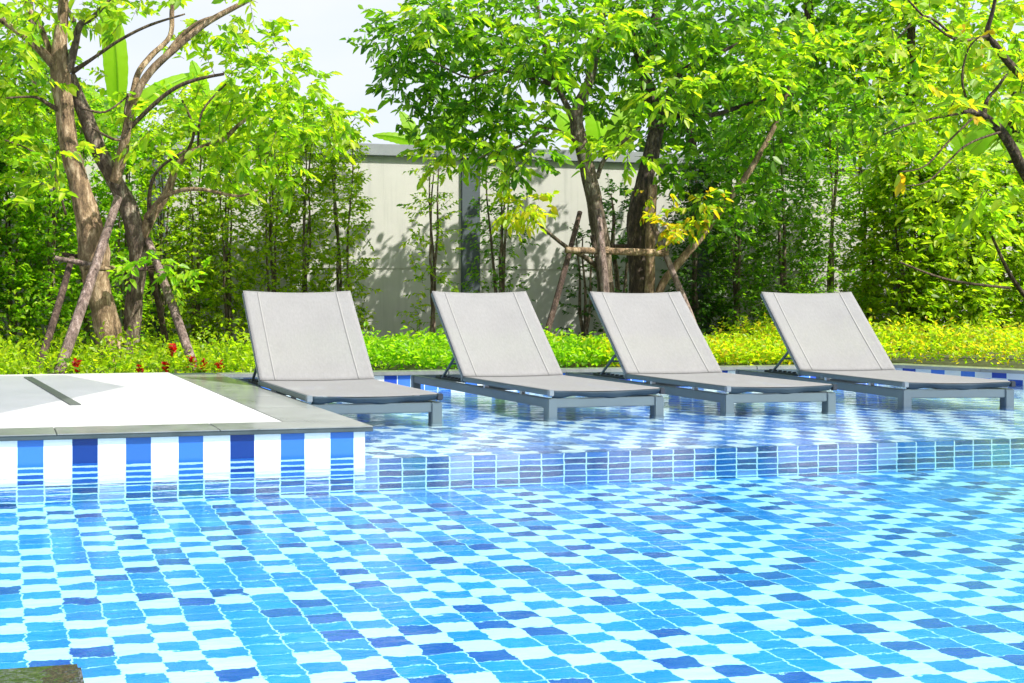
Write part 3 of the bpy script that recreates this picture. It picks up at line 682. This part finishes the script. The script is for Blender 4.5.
prop_frame('tree_stakes', 'wooden stakes with one long horizontal pole propping the double tree behind the third lounger',
    [((580, 212), (545, 340), 9.4, 9.0, 3.6, 'pole_dark'), ((598, 210), (611, 372), 9.2, 8.9, 5.6, 'stake'), ((646, 208), (700, 340), 9.3, 9.0, 4.0, 'stake')],
    [((566, 250), (666, 253), 9.15, 9.2, 4.6, 'bark_tan'), ((610, 246), (664, 246), 9.7, 9.7, 2.6, 'pole_dark')], 612, 9.2, [(603, 250, 9.15), (663, 252, 9.2)])

# -- tree leaning in from the right
YF = 8.3
tF = tree_root('garden_tree', 1072, YF, 'dark-limbed tree with broad leaves reaching in at the right edge of the picture')
limb(tF, [(1078, 400, 14), (1070, 330, 12), (1062, 260, 11), (1052, 210, 10), (1045, 130, 9), (1048, 60, 8), (1040, -30, 6)], YF, 'bark_dark', 'trunk', .09, 11)
limb(tF, [(1052, 215, 7), (1024, 172, 7), (1013, 150, 6.5), (1000, 130, 6.4), (986, 118, 5.6), (975, 112, 4.6), (964, 112, 2.5)], YF, 'bark_dark', dy=-.3)
limb(tF, [(984, 116, 3.4), (987, 100, 2.6), (997, 88, 2.2), (1007, 74, 1.4)], YF-.2, 'bark_dark')
limb(tF, [(1046, 95, 6), (1024, 78, 5.4), (1008, 62, 5), (996, 46, 4.5), (987, 34, 3.6), (992, 14, 2.6), (998, -15, 2)], YF, 'bark_dark', dy=-.3)
limb(tF, [(1062, 330, 4.5), (1035, 308, 3.2), (1012, 278, 2.8), (998, 250, 2), (990, 232, 1.4)], YF, 'bark_dark', dy=-.3)
for pts in ([(968, 112, 2), (935, 118, 1.6), (910, 124, 1.3), (884, 134, 1)], [(970, 110, 1.8), (962, 80, 1.5), (968, 50, 1.2), (980, 36, 1)], [(988, 36, 2.4), (958, 40, 2), (930, 22, 1.7), (908, 0, 1.3)],
            [(955, 38, 1.8), (925, 16, 1.5), (898, 38, 1.1)], [(975, 116, 1.8), (950, 140, 1.4), (925, 166, 1.2), (900, 172, 1)], [(1000, 132, 1.8), (965, 146, 1.4), (930, 180, 1), (905, 186, .8)], [(1010, 288, 2), (960, 282, 2), (930, 274, 1.8), (900, 262, 1.4)]):
    limb(tF, pts, YF-.25, 'twig', dy=-.2, seg=5)
crown(tF, [(1000, 20, 40, 26, YF, .5, 26), (960, 60, 30, 30, YF-.2, .4, 20), (1005, 95, 26, 30, YF-.2, .3, 18), (925, 120, 40, 18, YF-.3, .3, 16), (960, 190, 50, 22, YF-.2, .4, 34), (1005, 215, 24, 24, YF-.2, .3, 24),
           (915, 30, 40, 26, YF-.2, .4, 20), (975, 235, 34, 16, YF-.3, .3, 18), (1060, 60, 60, 80, YF, .7, 90), (1040, -50, 120, 40, YF, .9, 40), (900, 90, 60, 50, YF+1.4, .5, 60), (880, 150, 30, 20, YF+1.6, .4, 20)], 1, .10, m='lime', tlen=.22, nl=9, aspect=.5)
crown(tF, [(985, 30, 20, 14, YF-.3, .15, 5), (960, 108, 34, 6, YF-.3, .15, 6), (1000, 66, 10, 5, YF-.3, .1, 3), (922, 78, 8, 5, YF-.3, .1, 2), (905, 170, 10, 4, YF-.3, .1, 2)], 1, .10, m='orange', tlen=.14, nl=6, name='foliage', aspect=.5, twr=0)
Local(tF).done()

# -- trees and bananas beyond the wall
def back_tree(px, Y, trunk, clusters, m, label, size=.13, nm='background_tree'):
    r = tree_root(nm, px, Y, label)
    limb(r, trunk, Y, 'bark_dark', 'trunk', .08, 8)
    crown(r, clusters, 1, size, m=m, tlen=.34, nl=10, twr=.005, dens=1.25)
    Local(r).done()
back_tree(30, 13.0, [(30, 345, 9), (28, 200, 7), (34, 80, 5), (30, 0, 3)], [(30, 90, 50, 60, 13, 1.0, 130), (60, 125, 60, 26, 13, .8, 70), (-50, 70, 60, 90, 13, 1.2, 110), (15, 150, 60, 40, 13, .9, 80), (95, 130, 40, 34, 13, .8, 50)], 'green', 'leafy green tree beyond the wall at the far left', .12)
back_tree(800, 14.5, [(805, 335, 9), (800, 200, 8), (812, 80, 6), (806, -20, 4)], [(780, 30, 60, 60, 14.5, 1.3, 150), (850, 30, 50, 60, 14.5, 1.3, 150), (800, 120, 70, 40, 14.5, 1.2, 140), (745, 100, 46, 46, 14.5, 1.1, 90), (800, -70, 120, 50, 14.5, 1.5, 70)], 'green', 'tall dense green tree beyond the wall behind the fourth lounger', .13)
back_tree(915, 13.4, [(915, 330, 8), (918, 200, 7), (910, 80, 5), (915, -20, 3)], [(890, 40, 50, 50, 13.4, 1.1, 130), (930, 90, 50, 40, 13.4, 1.0, 100), (870, 120, 46, 30, 13.4, 1.0, 80), (960, 40, 60, 50, 13.4, 1.1, 90), (930, -60, 120, 50, 13.4, 1.4, 60)], 'lime', 'bright yellow-green tree beyond the wall near the right edge', .12)
back_tree(1015, 15.0, [(1015, 330, 9), (1010, 180, 7), (1020, 60, 5)], [(1010, 60, 50, 70, 15, 1.3, 120), (1080, 60, 60, 90, 15, 1.3, 90), (985, 130, 50, 30, 15, 1.0, 60)], 'lime', 'sunny pale green tree farthest back at the right edge', .14)
back_tree(690, 13.6, [(690, 335, 7), (695, 200, 6), (688, 100, 4)], [(690, 120, 50, 26, 13.6, .9, 80), (640, 130, 36, 20, 13.6, .8, 36), (720, 60, 30, 40, 13.6, .8, 50)], 'dark', 'dark green tree beyond the wall right of the staked double tree', .12)
back_tree(250, 12.6, [(250, 335, 6), (252, 200, 5), (246, 130, 3)], [(250, 130, 60, 24, 12.6, .8, 76), (310, 126, 36, 16, 12.6, .7, 36), (190, 120, 40, 26, 12.6, .8, 44)], 'lime', 'low yellow-green tree beyond the wall above the slim shrubs', .10)

def banana(px, Y, leaves, label, stemtop):
    r = tag(empty('banana_plant', (X_of(px, Y), Y, gz)), label, 'banana plant', 'banana plants beyond the wall')
    base = Vector((X_of(px, Y), Y, gz)); top = at(px, stemtop, Y)
    b = MB(); P, Rr = smooth_path([base, base.lerp(top, .5), top], [.11, .09, .05], 5); b.tube(P, Rr, 10, .03); b.build('stem', 'fresh', r, True)
    for (ax, ay), (bx, by), wpx, dy, fold in leaves:
        p0 = top-Vector((0, 0, .1)); a = at(ax, ay, Y+dy*.4); c = at(bx, by, Y+dy); wd = wpx/ppm(px, Y)/2
        ax_ = (c-a); L = ax_.length; d = ax_.normalized()
        side = d.cross(Vector((.15, -1, .25))).normalized(); nn = side.cross(d).normalized()
        def f(u, v):
            t = v; s = (u-.5)*2
            prof = math.sin(math.pi*min(1, t*.93+.07))**.55*(1-.25*t)
            mid = a+ax_*t+nn*(.10*L*math.sin(math.pi*t))-Vector((0, 0, .12*L*t*t))
            rip = .01*math.sin(t*60+s*3)*abs(s)
            return mid+side*(s*wd*prof*(1-.15*fold))+nn*(-abs(s)*wd*prof*fold+rip)
        b = MB(); b.grid(f, 8, 26); lf = b.build('leaf', 'banana', r, True)
        mids = [f(.5, k/12)+nn*.004 for k in range(13)]
        b = MB(); b.tube([p0]+mids, [.022]+[.014*(1-k/14) for k in range(13)], 6); b.build('midrib', 'lime', lf, True)
    Local(r).done()
    for c in kids(r):
        for g in kids(c): g.matrix_parent_inverse = Matrix.Translation(r.location).inverted() if False else Matrix.Identity(4)
banana(112, 12.4, [((118, 110), (104, -30), 30, -.3, .25), ((118, 120), (200, 60), 24, .3, .4), ((112, 118), (60, 70), 24, .4, .4)], 'banana plant with one tall upright leaf beyond the wall behind the left trees', 118)
banana(205, 12.8, [((205, 118), (192, 52), 24, -.2, .3), ((208, 116), (235, 70), 22, .3, .3), ((204, 118), (165, 95), 20, -.2, .4)], 'banana plant with short broad leaves beyond the wall right of the left trees', 120)
banana(425, 12.6, [((418, 150), (400, 105), 20, .1, .2), ((428, 150), (470, 92), 30, -.2, .3), ((424, 148), (372, 128), 15, -.1, .4)], 'low banana plant peeping over the wall between the two tree pairs', 140)
banana(596, 12.7, [((600, 175), (588, 90), 34, -.3, .3), ((604, 165), (640, 70), 36, .2, .3), ((596, 165), (545, 95), 30, .2, .4), ((590, 165), (560, 150), 26, -.5, .5)], 'large banana plant with broad dark leaves behind the staked double tree', 150)
banana(962, 12.7, [((965, 160), (940, 110), 30, -.2, .3), ((965, 158), (1010, 90), 34, -.1, .3), ((960, 158), (885, 158), 26, -.2, .4), ((970, 158), (1030, 140), 28, .2, .4), ((975, 156), (975, 60), 30, .2, .3)], 'banana plant with wide lime leaves beyond the wall at the right', 158)

# ================================================================== SHRUBS along the wall
def shrub(px, Y, top, rpx, n, m, label, leaf=.042, stems=3, bottom=345, twm='bark_grey', belly=.6, nl=9, tl=.15, name='climbing_shrub', sr=2.2, group='slim shrubs trained against the garden wall'):
    r = tag(empty(name, (X_of(px, Y), Y, gz)), label, 'shrub', group)
    s = ppm(px, Y); R0 = rpx/s; base = Vector((X_of(px, Y), Y, gz)); H = at(px, top, Y).z-gz
    for k in range(stems):
        a = random.uniform(0, 6.28); P = []
        for i in range(7):
            t = i/6; P.append(base+Vector((math.cos(a)*R0*.45*t+random.uniform(-.02, .02), math.sin(a)*.12*t+random.uniform(-.02, .02), H*t*random.uniform(.97, 1))))
        P, Rr = smooth_path(P, [sr/s*(1-.75*i/6) for i in range(7)], 3)
        b = MB(); b.tube(P, Rr, 6, .1); b.build('stem', twm, r, True)
    n = int(n*DENS); t = RNG.uniform(0, 1, n)**.9
    ang = RNG.uniform(0, 6.28, n); rad = R0*(.45+belly*np.sin(np.pi*np.clip(t*.9+.1, 0, 1)))*np.sqrt(RNG.uniform(.05, 1, n))
    C = np.stack([base.x+np.cos(ang)*rad, base.y+np.sin(ang)*np.minimum(rad, .32), gz+.05+H*t+RNG.normal(0, .03, n)], 1)
    u = np.stack([np.cos(ang), np.sin(ang), .5+0*ang], 1)
    P, D, tw = sprays(C, nl, tl, .1, u)
    P[:, 1] = np.minimum(P[:, 1], GY-.04)
    L = leaf*RNG.uniform(.45, 1.4, len(P)); leaf_mesh('foliage', P, D, L, L*.55, m, r, twigs=[tw])
    Local(r).done()
YS = 10.75; DENS = 2.5
SH = [(-30, YS, 95, 34, 420, 'green', 'tall bushy shrub just past the left edge of the picture'),
      (12, YS, 125, 26, 330, 'fresh', 'dense green shrub at the far left, the outermost against the wall'),
      (50, YS, 130, 26, 280, 'fresh', 'dark green shrub against the wall behind the leftmost stake'),
      (88, YS+.1, 110, 26, 220, 'fresh', 'green shrub against the wall behind the tan trunk'),
      (125, YS, 120, 24, 200, 'fresh', 'shaded shrub on the wall between the two left trunks'),
      (162, YS, 130, 24, 210, 'bright', 'green shrub on the wall right of the dark left trunk'),
      (196, YS, 150, 20, 200, 'bright', 'thin yellow-green shrub on the wall over the right foot of the left stakes'),
      (228, YS-.1, 140, 20, 210, 'bright', 'slim shrub with dark stems just left of the first lounger'),
      (272, YS-.1, 130, 22, 210, 'bright', 'slim yellow-green shrub behind the left part of the first lounger'),
      (304, YS-.1, 140, 20, 210, 'bright', 'slim yellow-green shrub behind the middle of the first lounger'),
      (343, YS-.1, 135, 24, 210, 'bright', 'airy yellow-green shrub behind the right edge of the first lounger')]
for px, Y, top, rp, n, m, lab in SH:
    shrub(px, Y, top, rp, n, m, lab, leaf=.042 if m == 'bright' else .046, sr=1.8, tl=.14, stems=4)
shrub(432, YS-.1, 165, 20, 46, 'lime', 'sparse thin shrub in front of the sunlit white wall', leaf=.045, stems=3, sr=2.2)
shrub(498, YS, 165, 26, 90, 'green', 'half-bare shrub on the wall right of the grey pilaster', leaf=.045, stems=4, nl=7)
shrub(620, YS+.1, 190, 22, 90, 'dark', 'small dark shrub on the wall between the two right trunks', leaf=.045)
SH2 = [(585, YS+.2, 235, 14, 22, 'dark', 'very sparse low shrub left of the slender grey trunk'),
       (696, YS, 165, 24, 260, 'dark', 'dark dense shrub on the wall right of the leaning stem'),
       (738, YS-.1, 130, 26, 330, 'green', 'deep green column of creeper left of the fourth lounger'),
       (786, YS-.1, 118, 30, 380, 'green', 'fullest dark green creeper column behind the fourth lounger backrest'),
       (828, YS-.1, 118, 24, 280, 'fresh', 'green creeper column above the right edge of the fourth lounger'),
       (868, YS, 122, 22, 150, 'bright', 'thin-stemmed shrub where the dark creepers meet the bright ones')]
for px, Y, top, rp, n, m, lab in SH2: shrub(px, Y, top, rp, n, m, lab, leaf=.042)
SH3 = [(905, YS-.4, 150, 32, 360, 'bright', 'bright yellow-green shrub right of the thin dark stem'), (950, YS-.5, 172, 34, 380, 'bright', 'broad bright shrub below the pale wall cap at the right'),
       (1000, YS-.4, 170, 34, 360, 'bright', 'bright shrub at the right edge under the dark limb'), (1050, YS-.4, 160, 34, 260, 'bright', 'bright shrub just past the right edge of the picture')]
for px, Y, top, rp, n, m, lab in SH3: shrub(px, Y, top, rp*1.15, int(n*1.2), m, lab, leaf=.06, tl=.2)

# ================================================================== GROUND COVER (uncountable)
def cover(name, label, poly, zt, n, m, leaf, wild=.2):
    """leaves filling a low bed; poly = (x0, x1, yfront(x), yback(x))"""
    x0, x1, yf, yb = poly
    X = RNG.uniform(x0, x1, n); v = RNG.uniform(0, 1, n)**1.15; Y = yf(X)+(yb(X)-yf(X))*v
    lump = .5+.5*np.sin(X*5.1+np.sin(Y*4)*1.5)*np.cos(X*2.3+1+Y*3)
    top = zt*(.78+.30*lump)*np.clip(.72+v*1.3, 0, 1)
    sh = np.sin(X*31+np.sin(Y*9)*2)*np.sin(Y*27+X*5); top = top*(1+wild*np.clip(sh, -.6, 1)+wild*.9*(RNG.uniform(0, 1, n) < .10))
    Z = gz+top*RNG.uniform(0.05, 1, n)**.6
    D = RNG.normal(0, .7, (n, 3)); D[:, 2] = np.abs(D[:, 2])*.5+.45; D[:, 1] -= .2
    L = leaf*RNG.uniform(.6, 1.3, n)
    o = leaf_mesh(name, np.stack([X, Y, Z], 1), D, L, L*.42, m); tag(o, label, 'ground cover', kind='stuff')
    return o
one = lambda c: (lambda x: c+0*x)
cover('ground_cover', 'fresh green low plants along the back of the white deck', (-4, 2.3, one(BY+.2), one(9.8)), .13, 22000, 'bright', .05, wild=1.3)
cover('ground_cover', 'lime green low plants behind the first two loungers', (2.2, 4.4, one(BY+.2), one(9.2)), .21, 13000, 'fresh', .05, wild=.35)
cover('ground_cover', 'yellow-green low hedge between the second lounger and the right trees', (4.3, 6.5, one(BY+.2), one(9.0)), .20, 17000, 'hedge', .045, wild=.15)
cover('ground_cover', 'clipped yellow-green hedge behind the slanting right pool edge', (6.2, 12.5, lambda x: np.where(x < 6.86, BY+.16, BY+.16-(x-6.86)*2.70), lambda x: np.maximum(9.3-(x-6.9)*.2, 7.5)), .30, 36000, 'hedge', .046)
# red flowers
def flowers(px, py, Y, lab):
    r = tag(empty('red_flower', at(px, py+14, Y)), lab, 'flower', 'red flowers in the bed behind the deck')
    c = r.location; z0 = at(px, py, Y).z-c.z
    b = MB(); b.tube([(0, 0, -.1), (.004, 0, z0*.5), (0, 0, z0)], [.003, .003, .002], 5); b.build('flower_stem', 'fresh', r)
    k = 26; a = RNG.uniform(0, 6.28, k); P = np.stack([RNG.normal(0, .006, k), RNG.normal(0, .006, k), z0+RNG.uniform(-.05, .03, k)], 1)
    D = np.stack([np.cos(a), np.sin(a), RNG.uniform(.2, 1.6, k)], 1); L = RNG.uniform(.028, .05, k); leaf_mesh('petals', P, D, L, L*.5, 'red', r)
M['red'] = leaf_mat('red_petal', [(.45, .012, .01), (.6, .03, .015), (.35, .01, .015)], tcol=(1, .4, .4), gain=1.2)
for i, (px, py, lab) in enumerate([(76, 366, 'small red flower beside the foot of the front left stake'), (173, 350, 'red flower spike left of the right-hand stake foot'), (166, 366, 'low red flower just above the deck near the right-hand stake'),
        (192, 362, 'red flower at the foot of the right-hand stake'), (204, 365, 'red flower just right of the right-hand stake foot'), (219, 367, 'rightmost low red flower before the first lounger'), (140, 371, 'tiny red flower low behind the deck between stake and trunk')]):
    flowers(px, py, BY+.28, lab)
